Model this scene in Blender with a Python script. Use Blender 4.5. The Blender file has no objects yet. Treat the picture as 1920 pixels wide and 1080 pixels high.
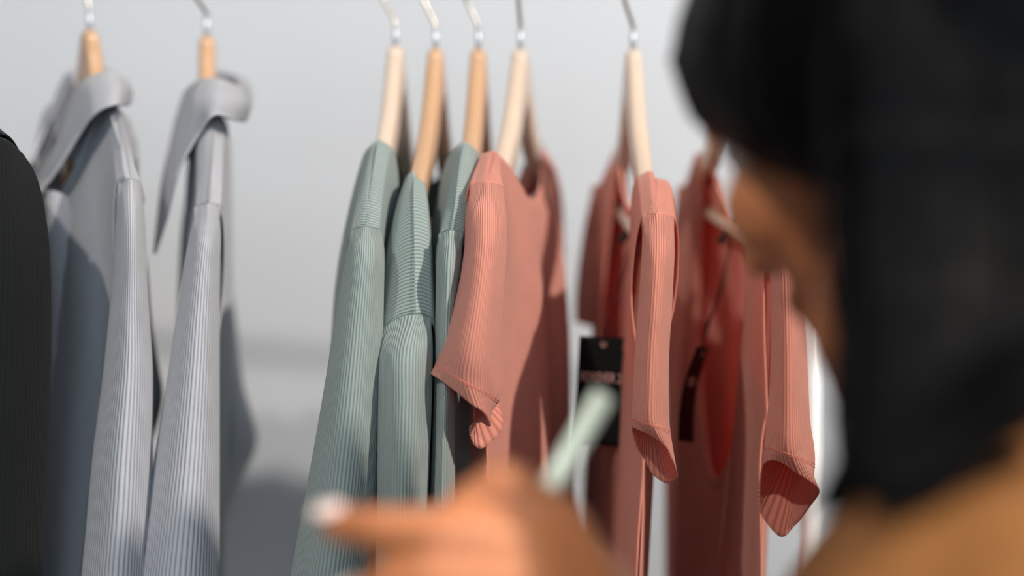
import bpy, bmesh, math, random
import numpy as np
from mathutils import Vector, Matrix, noise

random.seed(7)
SC = bpy.context.scene
COL = SC.collection
R = math.radians

# ------------------------------------------------------------------ camera
CAM = Vector((0.0, 0.0, 1.45)); PITCH = R(-2.5); FPX = 50.0 / 36.0 * 1920.0
cd = bpy.data.cameras.new('camera'); cam = bpy.data.objects.new('camera', cd); COL.objects.link(cam)
cam.location = CAM; cam.rotation_euler = (R(90) + PITCH, 0, 0)
cd.lens = 50.0; cd.sensor_width = 36.0; cd.clip_start = 0.02
cd.dof.use_dof = True; cd.dof.focus_distance = 0.905; cd.dof.aperture_fstop = 1.7
SC.camera = cam
FW = Vector((0, math.cos(PITCH), math.sin(PITCH))); UPV = Vector((0, -math.sin(PITCH), math.cos(PITCH)))
GS = [1.0]      # the grey clothes hang a little deeper into the room
def at(px, py, d):
    """a point d metres in front of the camera, seen at a pixel of the 1920x1080 frame"""
    d = d * GS[0]
    return CAM + FW * d + Vector((1, 0, 0)) * ((px - 960.0) / FPX * d) + UPV * ((540.0 - py) / FPX * d)

# ------------------------------------------------------------------ light
SC.view_settings.view_transform = 'Standard'; SC.view_settings.look = 'None'
SC.view_settings.gamma = 1.0; SC.view_settings.use_curve_mapping = False
SC.view_settings.exposure = -0.03
w = bpy.data.worlds.new('shop_daylight'); SC.world = w; w.use_nodes = True
w.node_tree.nodes['Background'].inputs[0].default_value = (0.80, 0.90, 1.0, 1)
w.node_tree.nodes['Background'].inputs[1].default_value = 0.12
def spot(name, loc, aim, power, col, size=R(70), radius=0.03, blend=0.5):
    l = bpy.data.lights.new(name, 'SPOT'); l.energy = power; l.color = col; l.spot_size = size
    l.shadow_soft_size = radius; l.spot_blend = blend
    o = bpy.data.objects.new(name, l); COL.objects.link(o); o.location = loc
    o.rotation_euler = (Vector(aim) - Vector(loc)).to_track_quat('-Z', 'Y').to_euler()
    return o
def area(name, loc, aim, power, col, sx, sy):
    l = bpy.data.lights.new(name, 'AREA'); l.energy = power; l.color = col; l.shape = 'RECTANGLE'; l.size = sx; l.size_y = sy
    o = bpy.data.objects.new(name, l); COL.objects.link(o); o.location = loc
    o.rotation_euler = (Vector(aim) - Vector(loc)).to_track_quat('-Z', 'Y').to_euler()
    return o
spot('ceiling_spot', (1.20, -0.10, 2.75), (0.0, 1.0, 1.45), 205, (1.0, 0.92, 0.83), R(85), 0.03, 0.6)
spot('ceiling_spot', (-0.70, -0.30, 2.68), (-0.30, 1.0, 1.50), 58, (1.0, 0.95, 0.88), R(80), 0.03, 0.6)
area('shop_window', (0.5, -2.8, 1.8), (-0.1, 1.0, 1.3), 62, (0.72, 0.87, 1.0), 2.0, 1.6)

# ------------------------------------------------------------------ materials
def lin(r, g, b):
    f = lambda c: (c / 255.0 / 12.92) if c / 255.0 <= 0.04045 else ((c / 255.0 + 0.055) / 1.055) ** 2.4
    return (f(r), f(g), f(b), 1.0)
def base_mat(name):
    m = bpy.data.materials.new(name); m.use_nodes = True
    nt = m.node_tree; b = nt.nodes['Principled BSDF']
    return m, nt, b
def simple(name, col, rough=0.5, metal=0.0, var=0.06, scale=30.0, bump=0.0, **kw):
    m, nt, b = base_mat(name)
    tc = nt.nodes.new('ShaderNodeTexCoord'); nz = nt.nodes.new('ShaderNodeTexNoise'); nz.inputs['Scale'].default_value = scale
    nz.inputs['Detail'].default_value = 4
    nt.links.new(tc.outputs['Object'], nz.inputs['Vector'])
    rp = nt.nodes.new('ShaderNodeValToRGB')
    rp.color_ramp.elements[0].position = 0.3; rp.color_ramp.elements[1].position = 0.7
    rp.color_ramp.elements[0].color = tuple(max(0, c * (1 - var)) for c in col[:3]) + (1,)
    rp.color_ramp.elements[1].color = tuple(min(1, c * (1 + var)) for c in col[:3]) + (1,)
    nt.links.new(nz.outputs[0], rp.inputs[0]); nt.links.new(rp.outputs[0], b.inputs['Base Color'])
    b.inputs['Roughness'].default_value = rough; b.inputs['Metallic'].default_value = metal
    for k, v in kw.items(): b.inputs[k].default_value = v
    if bump:
        bp = nt.nodes.new('ShaderNodeBump'); bp.inputs['Strength'].default_value = bump; bp.inputs['Distance'].default_value = 0.001
        nt.links.new(nz.outputs[0], bp.inputs['Height']); nt.links.new(bp.outputs[0], b.inputs['Normal'])
    return m
def knit(name, col, period=0.0021, depth=0.30, trans=0.22, bump=0.55, tcol=None, sheen=0.25):
    """ribbed jersey: ribs run along the v direction of the cloth's own UVs (metres)"""
    m, nt, b = base_mat(name); N = nt.nodes; L = nt.links
    uv = N.new('ShaderNodeUVMap'); uv.uv_map = 'UVMap'
    sp = N.new('ShaderNodeSeparateXYZ'); L.new(uv.outputs[0], sp.inputs[0])
    wob = N.new('ShaderNodeTexNoise'); wob.inputs['Scale'].default_value = 35; L.new(uv.outputs[0], wob.inputs['Vector'])
    wa = N.new('ShaderNodeMath'); wa.operation = 'MULTIPLY'; wa.inputs[1].default_value = 0.0005; L.new(wob.outputs[0], wa.inputs[0])
    ad = N.new('ShaderNodeMath'); ad.operation = 'ADD'; L.new(sp.outputs[0], ad.inputs[0]); L.new(wa.outputs[0], ad.inputs[1])
    mu = N.new('ShaderNodeMath'); mu.operation = 'MULTIPLY'; mu.inputs[1].default_value = 2 * math.pi / period; L.new(ad.outputs[0], mu.inputs[0])
    sn = N.new('ShaderNodeMath'); sn.operation = 'SINE'; L.new(mu.outputs[0], sn.inputs[0])
    mr = N.new('ShaderNodeMapRange'); mr.inputs[1].default_value = -1; mr.inputs[2].default_value = 1; L.new(sn.outputs[0], mr.inputs[0])
    pw = N.new('ShaderNodeMath'); pw.operation = 'POWER'; pw.inputs[1].default_value = 0.42; L.new(mr.outputs[0], pw.inputs[0])
    fz = N.new('ShaderNodeTexNoise'); fz.inputs['Scale'].default_value = 900; fz.inputs['Detail'].default_value = 3; L.new(uv.outputs[0], fz.inputs['Vector'])
    lg = N.new('ShaderNodeTexNoise'); lg.inputs['Scale'].default_value = 60; lg.inputs['Detail'].default_value = 4; L.new(uv.outputs[0], lg.inputs['Vector'])
    dk = tuple(c * (1 - depth) ** (1.0 + 0.0) for c in col[:3]) + (1,)
    mx = N.new('ShaderNodeMix'); mx.data_type = 'RGBA'; mx.inputs[6].default_value = dk; mx.inputs[7].default_value = col
    L.new(pw.outputs[0], mx.inputs[0])
    m2 = N.new('ShaderNodeMix'); m2.data_type = 'RGBA'; m2.blend_type = 'MULTIPLY'; m2.inputs[0].default_value = 1.0
    rp = N.new('ShaderNodeMapRange'); rp.inputs[1].default_value = 0.3; rp.inputs[2].default_value = 0.7; rp.inputs[3].default_value = 0.90; rp.inputs[4].default_value = 1.08
    av = N.new('ShaderNodeMath'); av.operation = 'ADD'; L.new(fz.outputs[0], av.inputs[0]); L.new(lg.outputs[0], av.inputs[1])
    hf = N.new('ShaderNodeMath'); hf.operation = 'MULTIPLY'; hf.inputs[1].default_value = 0.5; L.new(av.outputs[0], hf.inputs[0]); L.new(hf.outputs[0], rp.inputs[0])
    L.new(mx.outputs[2], m2.inputs[6]); L.new(rp.outputs[0], m2.inputs[7])
    L.new(m2.outputs[2], b.inputs['Base Color'])
    b.inputs['Roughness'].default_value = 0.95; b.inputs['Specular IOR Level'].default_value = 0.12
    b.inputs['Sheen Weight'].default_value = sheen; b.inputs['Sheen Roughness'].default_value = 0.6
    hh = N.new('ShaderNodeMath'); hh.operation = 'MULTIPLY_ADD'; hh.inputs[1].default_value = 0.25; L.new(fz.outputs[0], hh.inputs[0]); L.new(pw.outputs[0], hh.inputs[2])
    bp = N.new('ShaderNodeBump'); bp.inputs['Strength'].default_value = bump; bp.inputs['Distance'].default_value = 0.0007
    L.new(hh.outputs[0], bp.inputs['Height']); L.new(bp.outputs[0], b.inputs['Normal'])
    tr = N.new('ShaderNodeBsdfTranslucent'); tr.inputs[0].default_value = tcol or col; L.new(bp.outputs[0], tr.inputs['Normal'])
    ms = N.new('ShaderNodeMixShader'); ms.inputs[0].default_value = trans
    L.new(b.outputs[0], ms.inputs[1]); L.new(tr.outputs[0], ms.inputs[2])
    L.new(ms.outputs[0], N['Material Output'].inputs[0])
    return m
def wood(name, col):
    m, nt, b = base_mat(name); N = nt.nodes; L = nt.links
    tc = N.new('ShaderNodeTexCoord'); mp = N.new('ShaderNodeMapping'); mp.inputs['Scale'].default_value = (40, 6, 9)
    L.new(tc.outputs['Object'], mp.inputs[0])
    nz = N.new('ShaderNodeTexNoise'); nz.inputs['Scale'].default_value = 1.2; nz.inputs['Detail'].default_value = 5; L.new(mp.outputs[0], nz.inputs['Vector'])
    rp = N.new('ShaderNodeValToRGB'); rp.color_ramp.elements[0].position = 0.35; rp.color_ramp.elements[1].position = 0.68
    rp.color_ramp.elements[0].color = tuple(c * 0.86 for c in col[:3]) + (1,); rp.color_ramp.elements[1].color = col
    L.new(nz.outputs[0], rp.inputs[0]); L.new(rp.outputs[0], b.inputs['Base Color'])
    b.inputs['Roughness'].default_value = 0.38; b.inputs['Coat Weight'].default_value = 0.25; b.inputs['Coat Roughness'].default_value = 0.3
    return m
SALMON = lin(242, 166, 144); GREEN = lin(154, 168, 163); GREY = lin(192, 192, 198)
M = dict(
    wall=simple('wall_paint', lin(202, 205, 210), 0.75, var=0.015, scale=3, bump=0.05),
    floor=simple('shop_floor', lin(150, 140, 128), 0.4, var=0.1, scale=6),
    ceil=simple('ceiling_paint', lin(225, 225, 225), 0.8, var=0.02),
    salmon=knit('salmon_rib', SALMON, 0.0020, 0.44, 0.32, bump=0.8, tcol=lin(246, 94, 46)),
    green=knit('sage_rib', GREEN, 0.0021, 0.50, 0.12, bump=0.8),
    grey=knit('grey_rib', GREY, 0.0026, 0.45, 0.12, bump=0.8),
    coal=knit('charcoal_rib', lin(24, 26, 26), 0.003, 0.2, 0.05, sheen=0.03),
    seam_s=simple('salmon_thread', lin(214, 126, 106), 0.9), seam_g=simple('sage_thread', lin(92, 118, 108), 0.9),
    seam_y=simple('grey_thread', lin(135, 135, 142), 0.9), seam_c=simple('charcoal_thread', lin(40, 42, 42), 0.9),
    pale=wood('pale_beech', lin(214, 192, 172)), tan=wood('tan_beech', lin(202, 160, 124)), steel=simple('brushed_steel', lin(190, 184, 176), 0.35, 1.0),
    zinc=simple('pale_steel', lin(200, 206, 214), 0.4, 0.6), white=simple('white_lacquer', lin(236, 238, 240), 0.3, var=0.01),
    tag=simple('black_card', lin(11, 11, 12), 0.55, var=0.1), print=simple('pink_print', lin(214, 160, 150), 0.6),
    cord=simple('black_cord', lin(24, 24, 26), 0.8),
)

M['tag'].node_tree.nodes['Principled BSDF'].inputs['Specular IOR Level'].default_value = 0.12
# ------------------------------------------------------------------ helpers
def link(name, me, mat, parent=None, smooth=True):
    o = bpy.data.objects.new(name, me); COL.objects.link(o)
    if mat is not None: me.materials.append(mat)
    if smooth and len(me.polygons): me.polygons.foreach_set('use_smooth', [True] * len(me.polygons))
    if parent is not None:
        o.parent = parent
        if parent.parent is None: o.matrix_parent_inverse = Matrix.Translation(-parent.location)
        else: o.matrix_parent_inverse = Matrix.Identity(4)
    return o
def tag(o, label, cat=None, group=None, kind=None):
    o['label'] = label
    if cat: o['category'] = cat
    if group: o['group'] = group
    if kind: o['kind'] = kind
    return o
def thing(name, loc, label, cat, group=None):
    o = bpy.data.objects.new(name, None); COL.objects.link(o); o.location = loc; o.empty_display_size = 0.05
    return tag(o, label, cat, group)
def pymesh(name, verts, faces, uvs=None):
    me = bpy.data.meshes.new(name); me.from_pydata([tuple(v) for v in verts], [], faces); me.update()
    if uvs is not None:
        ul = me.uv_layers.new(name='UVMap')
        li = np.empty(len(me.loops), dtype=np.int32); me.loops.foreach_get('vertex_index', li)
        ul.data.foreach_set('uv', np.asarray(uvs, dtype=np.float32)[li].ravel())
    return me
def crom(P, n, closed=False):
    """centripetal Catmull-Rom samples along axis 0 of P (k, ..., 3)"""
    P = np.asarray(P, float); k = len(P)
    if closed:
        E = np.concatenate([P[-1:], P, P[:2]]); t = np.arange(n) / n * k; i = np.minimum(np.floor(t).astype(int), k - 1)
    else:
        E = np.concatenate([[2 * P[0] - P[1]], P, [2 * P[-1] - P[-2]]]); t = np.linspace(0, k - 1, n); i = np.minimum(np.floor(t).astype(int), k - 2)
    f = t - i
    seg = np.linalg.norm(np.diff(E, axis=0), axis=-1).reshape(len(E) - 1, -1).mean(1)
    h = np.sqrt(np.maximum(seg, 1e-9))
    sh = (-1,) + (1,) * (P.ndim - 1)
    f = f.reshape(sh); h0, h1, h2 = h[i].reshape(sh), h[i + 1].reshape(sh), h[i + 2].reshape(sh)
    a, b, c, d = E[i], E[i + 1], E[i + 2], E[i + 3]
    m1 = h1 * ((b - a) / h0 - (c - a) / (h0 + h1) + (c - b) / h1)
    m2 = h1 * ((c - b) / h1 - (d - b) / (h1 + h2) + (d - c) / h2)
    return (2 * f ** 3 - 3 * f ** 2 + 1) * b + (f ** 3 - 2 * f ** 2 + f) * m1 + (-2 * f ** 3 + 3 * f ** 2) * c + (f ** 3 - f ** 2) * m2
def surface(rows, nr, nk, closed=False):
    G = crom(np.swapaxes(np.asarray([[tuple(p) for p in r] for r in rows], float), 0, 1), nk, closed)   # along k
    G = crom(np.swapaxes(G, 0, 1), nr)                                                              # along rows
    return G
def normals(G, closed):
    du = (np.roll(G, -1, 1) - np.roll(G, 1, 1)) if closed else np.gradient(G, axis=1)
    dv = np.gradient(G, axis=0)
    n = np.cross(du, dv); return n / np.maximum(np.linalg.norm(n, axis=2, keepdims=True), 1e-9)
def cloth(name, G, mat, parent, closed=False, thick=0.0013, wrinkle=0.0, wscale=18.0, seed=0.0, stretch=0.35, swap=False):
    nr, nk = G.shape[:2]; nv = normals(G, closed)
    if wrinkle:
        D = np.empty((nr, nk))
        for i in range(nr):
            for j in range(nk):
                p = G[i, j]
                D[i, j] = noise.noise(Vector((p[0] * wscale + seed, p[1] * wscale, p[2] * wscale * stretch)))
        fade = np.clip(np.arange(nr) / (0.10 * nr), 0, 1)[:, None, None] if not closed else np.clip(np.arange(nr) / (0.06 * nr), 0, 1)[:, None, None]
        G = G + nv * D[..., None] * wrinkle * fade
    seg = np.linalg.norm(np.diff(G, axis=1), axis=2).mean(0)
    U = np.concatenate([[0], np.cumsum(seg)])
    V = np.concatenate([[0], np.cumsum(np.linalg.norm(np.diff(G, axis=0), axis=2).mean(1))])
    if closed:      # repeat the first column so the UVs close cleanly
        last = np.linalg.norm(G[:, 0] - G[:, -1], axis=1).mean()
        G = np.concatenate([G, G[:, :1]], axis=1); U = np.append(U, U[-1] + last); nk += 1
    verts = G.reshape(-1, 3)
    uu, vv = np.meshgrid(U, V)
    uvs = np.stack([vv if swap else uu, uu if swap else vv], -1).reshape(-1, 2)
    faces = [(i * nk + j, i * nk + j + 1, (i + 1) * nk + j + 1, (i + 1) * nk + j) for i in range(nr - 1) for j in range(nk - 1)]
    me = pymesh(name, verts, faces, uvs)
    o = link(name, me, mat, parent)
    if thick:
        s = o.modifiers.new('thickness', 'SOLIDIFY'); s.thickness = thick; s.offset = 0
    return o
def tube_mesh(name, pts, rad, seg=8, closed=False, caps=True):
    """round tube along points; rad a number or one per point"""
    P = [Vector(p) for p in pts]; n = len(P)
    rad = [rad] * n if not hasattr(rad, '__len__') else rad
    verts, faces = [], []
    t0 = (P[1] - P[0]).normalized(); ref = Vector((0, 0, 1)) if abs(t0.z) < 0.9 else Vector((1, 0, 0))
    x = t0.cross(ref).normalized()
    for i in range(n):
        if closed: t = (P[(i + 1) % n] - P[i - 1]).normalized()
        else: t = (P[min(i + 1, n - 1)] - P[max(i - 1, 0)]).normalized()
        x = (x - t * x.dot(t)).normalized(); y = t.cross(x)
        for k in range(seg):
            a = 2 * math.pi * k / seg; verts.append(P[i] + (x * math.cos(a) + y * math.sin(a)) * rad[i])
    m = n if closed else n - 1
    for i in range(m):
        for k in range(seg):
            a = i * seg; b = ((i + 1) % n) * seg; faces.append((a + k, a + (k + 1) % seg, b + (k + 1) % seg, b + k))
    if caps and not closed:
        faces.append(tuple(range(seg))[::-1]); faces.append(tuple((n - 1) * seg + k for k in range(seg)))
    return pymesh(name, verts, faces)
def tube(name, pts, rad, mat, parent=None, seg=8, closed=False, smooth_n=0):
    if smooth_n:
        q = crom(np.asarray([tuple(p) for p in pts]), smooth_n, closed)
        if hasattr(rad, '__len__'): rad = list(np.interp(np.linspace(0, 1, smooth_n), np.linspace(0, 1, len(rad)), rad))
        pts = q
    return link(name, tube_mesh(name, pts, rad, seg, closed), mat, parent)
def box_mesh(name, lo, hi, bevel=0.0):
    bm = bmesh.new(); bmesh.ops.create_cube(bm, size=1)
    for v in bm.verts:
        for i in range(3): v.co[i] = lo[i] + (v.co[i] + 0.5) * (hi[i] - lo[i])
    if bevel: bmesh.ops.bevel(bm, geom=bm.edges[:], offset=bevel, segments=2, affect='EDGES')
    me = bpy.data.meshes.new(name); bm.to_mesh(me); bm.free(); return me

# ------------------------------------------------------------------ the room
for nm, lo, hi, mt, lb in (
    ('wall_back', (-3.5, 1.66, -0.05), (3.5, 1.76, 3.0), 'wall', 'plain pale grey painted wall behind the hanging clothes'),
    ('floor', (-3.5, -3.5, -0.05), (3.5, 1.66, 0.0), 'floor', 'grey brown shop floor under the clothes rack'),
    ('ceiling', (-3.5, -3.5, 2.95), (3.5, 1.66, 3.0), 'ceil', 'white ceiling above the clothes rack')):
    tag(link(nm, box_mesh(nm, lo, hi), M[mt], None, False), lb, kind='structure')

# ------------------------------------------------------------------ hangers
HORI = Vector((1, 0, 0))
RAIL_A = at(-700, -62, 1.155); RAIL_B = at(1532, -64, 1.096); RAIL_A.z = 1.677; RAIL_B.z = 1.637
def rail_at(x):
    f = (x - RAIL_A.x) / (RAIL_B.x - RAIL_A.x); return RAIL_A.lerp(RAIL_B, f)
def hanger(px, py, d, yaw, tilt, lean, half, finish, bar, label):
    """yaw 0 points the near arm straight at the camera plane, positive turns it to the left"""
    N0 = at(px, py, d)
    e = Vector((-math.sin(R(yaw)), -math.cos(R(yaw)), 0)); t = Vector((math.cos(R(yaw)), -math.sin(R(yaw)), 0))
    h = thing('clothes_hanger', N0, label, 'hanger', 'wooden clothes hangers on the rail')
    prof = [(-1.0, -0.1225, 0.0075), (-0.8, -0.1085, 0.0100), (-0.55, -0.0890, 0.0118), (-0.30, -0.064, 0.013), (-0.13, -0.038, 0.014), (0, -0.022, 0.018)]
    prof = prof + [(-a, b, c) for a, b, c in prof[-2::-1]]
    S = crom(np.array([(a * half, b - a * half * tilt, c) for a, b, c in prof]), 61)
    th = 0.0068; verts = []; faces = []; K = 12
    for i, (s, z, hh) in enumerate(S):
        j0, j1 = max(i - 1, 0), min(i + 1, len(S) - 1)
        tg = np.array([S[j1][0] - S[j0][0], S[j1][1] - S[j0][1]]); tg /= np.linalg.norm(tg); nrm = (-tg[1], tg[0])
        endk = min(1.0, 0.55 + min(i, len(S) - 1 - i) * 0.2)
        for k in range(K):
            a = 2 * math.pi * (k + 0.5) / K; ca, sa = math.cos(a), math.sin(a)
            ex = math.copysign(abs(ca) ** 0.45, ca) * th * endk; ey = math.copysign(abs(sa) ** 0.55, sa) * hh * endk
            verts.append(N0 + e * (s + nrm[0] * ey) + Vector((0, 0, z + nrm[1] * ey)) + t * ex)
    for i in range(len(S) - 1):
        for k in range(K):
            faces.append((i * K + k, i * K + (k + 1) % K, (i + 1) * K + (k + 1) % K, (i + 1) * K + k))
    faces.append(tuple(range(K))[::-1]); faces.append(tuple((len(S) - 1) * K + k for k in range(K)))
    link('arms', pymesh('arms', verts, faces), M[finish], h)
    # neck block, a rounded tongue rising to the ferrule
    bl = []; K = 16; lv = [(-0.035, 1.12), (-0.018, 1.0), (-0.006, 0.92), (-0.001, 0.75), (0.0, 0.4)]
    for z, sc in lv:
        for k in range(K):
            a = 2 * math.pi * (k + 0.5) / K; ca, sa = math.cos(a), math.sin(a)
            bl.append(N0 + t * (math.copysign(abs(ca) ** 0.5, ca) * 0.0069 * min(1, sc)) + e * (math.copysign(abs(sa) ** 0.5, sa) * 0.0125 * sc) + Vector((0, 0, z)))
    fc = [(i * K + k, i * K + (k + 1) % K, (i + 1) * K + (k + 1) % K, (i + 1) * K + k) for i in range(len(lv) - 1) for k in range(K)]
    fc.append(tuple((len(lv) - 1) * K + k for k in range(K)))
    link('neck_block', pymesh('neck_block', bl, fc), M[finish], h)
    if bar:
        tube('trouser_bar', [N0 + e * (s * half * 0.93) + Vector((0, 0, -0.137 - s * half * 0.93 * tilt)) for s in (1, 0.5, 0, -0.5, -1)], 0.0056, M[finish], h, 12)
    # hook
    tube('ferrule', [N0 + Vector((0, 0, z)) for z in (-0.002, 0.008, 0.016)], 0.0024, M['zinc'], h, 10)
    rc = rail_at(N0.x); r = 0.0195
    c = Vector((rc.x, rc.y, rc.z + 0.0115 + 0.0018 - r))
    side = Vector((-math.sin(R(lean)), -math.cos(R(lean)), 0))
    pts = [N0 + Vector((0, 0, 0.012)), N0 + Vector((0, 0, 0.0175))]
    pts.append(c + side * (r * 0.72) + Vector((0, 0, -r * 0.80)))
    for k in range(9):
        a = -0.25 + k * (math.pi * 1.02 + 0.25) / 8
        pts.append(c + side * (math.cos(a) * r) + Vector((0, 0, math.sin(a) * r)))
    tube('hook', pts, 0.0016, M['steel'], h, 8, smooth_n=60)
    return h, N0, e, t

# ------------------------------------------------------------------ garments
def ring(Lx, Ly, Rx, Ry, d, h, arch=0.0, back=0.0, pw=0.7):
    """one loop of a sleeve: left edge, over the near side, right edge, back round the far side"""
    pts = []
    for k in range(12):
        if k <= 6:
            f = k / 6; s = math.sin(math.pi * f)
            pts.append(at(Lx + (Rx - Lx) * f, Ly + (Ry - Ly) * f - arch * s, d - h * (s ** pw if s > 1e-6 else 0)))
        else:
            f = (12 - k) / 6; s = math.sin(math.pi * f)
            pts.append(at(Lx + (Rx - Lx) * f, Ly + (Ry - Ly) * f + back * s, d + h * (s ** pw if s > 1e-6 else 0)))
    return pts
def cap(Lp, A, Rp, h=0.03):
    """top loop of a sleeve: runs over the shoulder end from left corner over the apex to the right corner"""
    L_, A_, R_ = at(*Lp), at(*A), at(*Rp); out_ = Vector((0, -0.0012, 0.0012)); pts = []
    for k in range(12):
        if k <= 6:
            v = (L_ if k <= 3 else R_) - A_; f = abs(3 - k) / 3
            pts.append(A_ + Vector((v.x * f, v.y * f, v.z * f * f)) + out_)
        else:
            f = (12 - k) / 6; sn = math.sin(math.pi * f)
            pts.append(L_.lerp(R_, f) + Vector((0, h * sn, -0.012 * sn)))
    return pts
def loop(*pts): return [at(*p) for p in pts]
def sleeve(g, rows, mat, seam, name='sleeve', nr=90, nk=96, wr=0.0022, seed=0.0, stitch=(), thick=0.0013, cap=True):
    G = surface(rows, nr, nk, True)
    o = cloth(name, G, mat, g, True, thick, wr, 16.0, seed)
    n = normals(G, True)
    if cap:
        tube('armhole_seam', G[0] , 0.0008, seam, g, 6, True)
    for v in stitch:
        i = int(v * (nr - 1))
        D = np.array([noise.noise(Vector((p[0] * 16 + seed, p[1] * 16, p[2] * 16 * 0.35))) for p in G[i]])
        q = G[i] + n[i] * (D[:, None] * wr) 
        sgn = 1.0
        c = G[i].mean(0); 
        if ((q - c) * n[i]).sum() < 0: sgn = -1.0
        tube('stitching', q + n[i] * sgn * (thick * 0.5), 0.00028, seam, o, 5, True)
    return o
def body(g, e_t, tops, NB, FB, mat, th, ov=None, seed=0.0, wr=0.003, nr=120, nk=110, rowf=(0, 0.035, 0.2, 0.42, 0.7, 1.0), band=None, seam=None, names=('front_panel', 'back_panel'), ths=(1, 1), crease=True):
    """tops: {side: seven points near tip, near neck edge, three round the neckline, far neck edge, far tip}; side -1 left, +1 right"""
    out = []
    for side in (-1, 1):
        T = [at(*p) if not isinstance(p, Vector) else p for p in tops[side]]
        B = [at(*NB).lerp(at(*FB), k / 6) for k in range(7)]
        rows = []
        for r, f in enumerate(rowf):
            row = []
            for c in range(7):
                p = T[c].lerp(B[c], f)
                if f and c in (0, 1, 5, 6) and r < 3:            # keep the top rows at an even drop below the shoulder
                    pass
                p = p + e_t * (side * th[r][c] * ths[0 if side < 0 else 1])
                if ov and (side, r, c) in ov: p = at(*ov[(side, r, c)])
                row.append(p)
            rows.append(row)
        extra = []
        for f in (0.3, 0.65):
            er = [a.lerp(b, f) for a, b in zip(rows[0], rows[1])]
            for c in (0, 1):
                v = rows[1][c] - rows[0][c]; er[c] = rows[0][c] + Vector((v.x * f, v.y * f, v.z * f * f))
            extra.append(er)
        rows[1:1] = extra
        G = surface(rows, nr, nk)
        aa = np.linspace(0, 1, nk)[None, :, None]; bb = np.linspace(0, 1, nr)[:, None, None]
        fold_ = np.sin(2 * np.pi * (2.6 * aa + 0.25 * bb) + seed) * np.clip((bb - 0.22) / 0.4, 0, 1) * np.sin(np.pi * aa)
        G = G + np.array(tuple(e_t)) * (side * 0.0065) * fold_
        o = cloth(names[0] if side < 0 else names[1], G, mat, g, False, 0.0013, wr, 13.0, seed + side)
        # neck binding along the neckline columns
        a, b = int((nk - 1) * 1 / 6), int((nk - 1) * 5 / 6)
        if band:
            q = G[0, a:b + 1]; q2 = G[3, a:b + 1]
            tube('neck_binding', q, band, mat_bind(mat), o, 8)
            tube('neck_seam', G[6, a:b + 1], 0.0005, seam, o, 5)
        if seam and side < 0 and crease:
            tube('shoulder_seam', G[0, :a + 1], 0.0006, seam, g, 6)
        out.append((o, G))
    return out
_bind = {}
def mat_bind(m):
    return m
TH = [[.0, .0, .010, .014, .010, .0, .0],
      [.014, .014, .018, .022, .018, .014, .012],
      [.016, .022, .026, .028, .026, .022, .014],
      [.0, .022, .030, .032, .030, .022, .0],
      [.0, .024, .034, .036, .034, .024, .0],
      [.0, .026, .036, .040, .036, .026, .0]]

# ---- sage green long-sleeved tops
def green_top(k, hang, label, NT, NE, ov, rings, NB, FB, far, nd=26, hlabel=''):
    h, N0, e, t = hanger(*hang, hlabel)
    g = thing('long_sleeved_top', at(NE[0], NE[1], NE[2]), label, 'shirt', 'sage green tops on hangers')
    FE, FT = far
    ncx = (NE[0] + FE[0]) / 2
    nl = [NT, NE, (ncx - 10, NE[1] + nd, 1.06), (ncx - 5, NE[1] + nd + 12, 1.10), (ncx, NE[1] + nd, 1.15), FE, FT]
    nr_ = [NT, NE, (ncx - 16, NE[1] + 190, 1.04), (ncx, NE[1] + 280, 1.10), (ncx + 14, NE[1] + 170, 1.16), FE, FT]
    body(g, t, {-1: nl, 1: nr_}, NB, FB, M['green'], TH, ov, seed=k * 3.1, band=0.0013, seam=M['seam_g'], ths=(1, .45))
    sleeve(g, rings, M['green'], M['seam_g'], seed=k * 5.3, wr=0.003)
    # far sleeve hangs behind, towards the wall
    fx = FT[0]
    sleeve(g, [ring(fx - 22, FT[1] + 4, fx + 22, FT[1] + 4, FT[2], .014, 4), ring(fx - 26, FT[1] + 80, fx + 26, FT[1] + 80, FT[2] + .01, .022),
               ring(fx - 28, 700, fx + 28, 700, FT[2] + .01, .026), ring(fx - 26, 1050, fx + 26, 1050, FT[2], .026), ring(fx - 24, 1400, fx + 24, 1400, FT[2], .026)],
           M['green'], M['seam_g'], seed=k * 7.7, nr=60, nk=60)
    return g
green_top(1, (742, 88, 1.106, 2, 0.02, 55, 0.140, 'pale', True), 'sage green ribbed top on the pale hanger, leftmost of the three',
    (684, 430, .915), (712, 268, .995),
    {(-1, 1, 0): (657, 442, .925), (1, 1, 0): (713, 436, .922), (-1, 1, 1): (688, 290, 1.0), (1, 1, 1): (736, 285, .998), (-1, 2, 0): (652, 560, .95), (1, 2, 0): (716, 560, .95)},
    [cap((657, 442, .925), (684, 430, .915), (713, 436, .922)), ring(649, 475, 716, 470, .916, .022), ring(634, 560, 714, 560, .914, .028), ring(614, 700, 709, 700, .912, .030),
     ring(590, 850, 703, 850, .912, .032), ring(564, 1000, 694, 1000, .91, .034), ring(542, 1120, 686, 1120, .91, .034), ring(520, 1400, 660, 1400, .91, .034)],
    (640, 1400, .93), (752, 1400, 1.27), ((766, 292, 1.20), (776, 372, 1.28)), hlabel='pale wooden hanger holding the leftmost sage green top')
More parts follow.
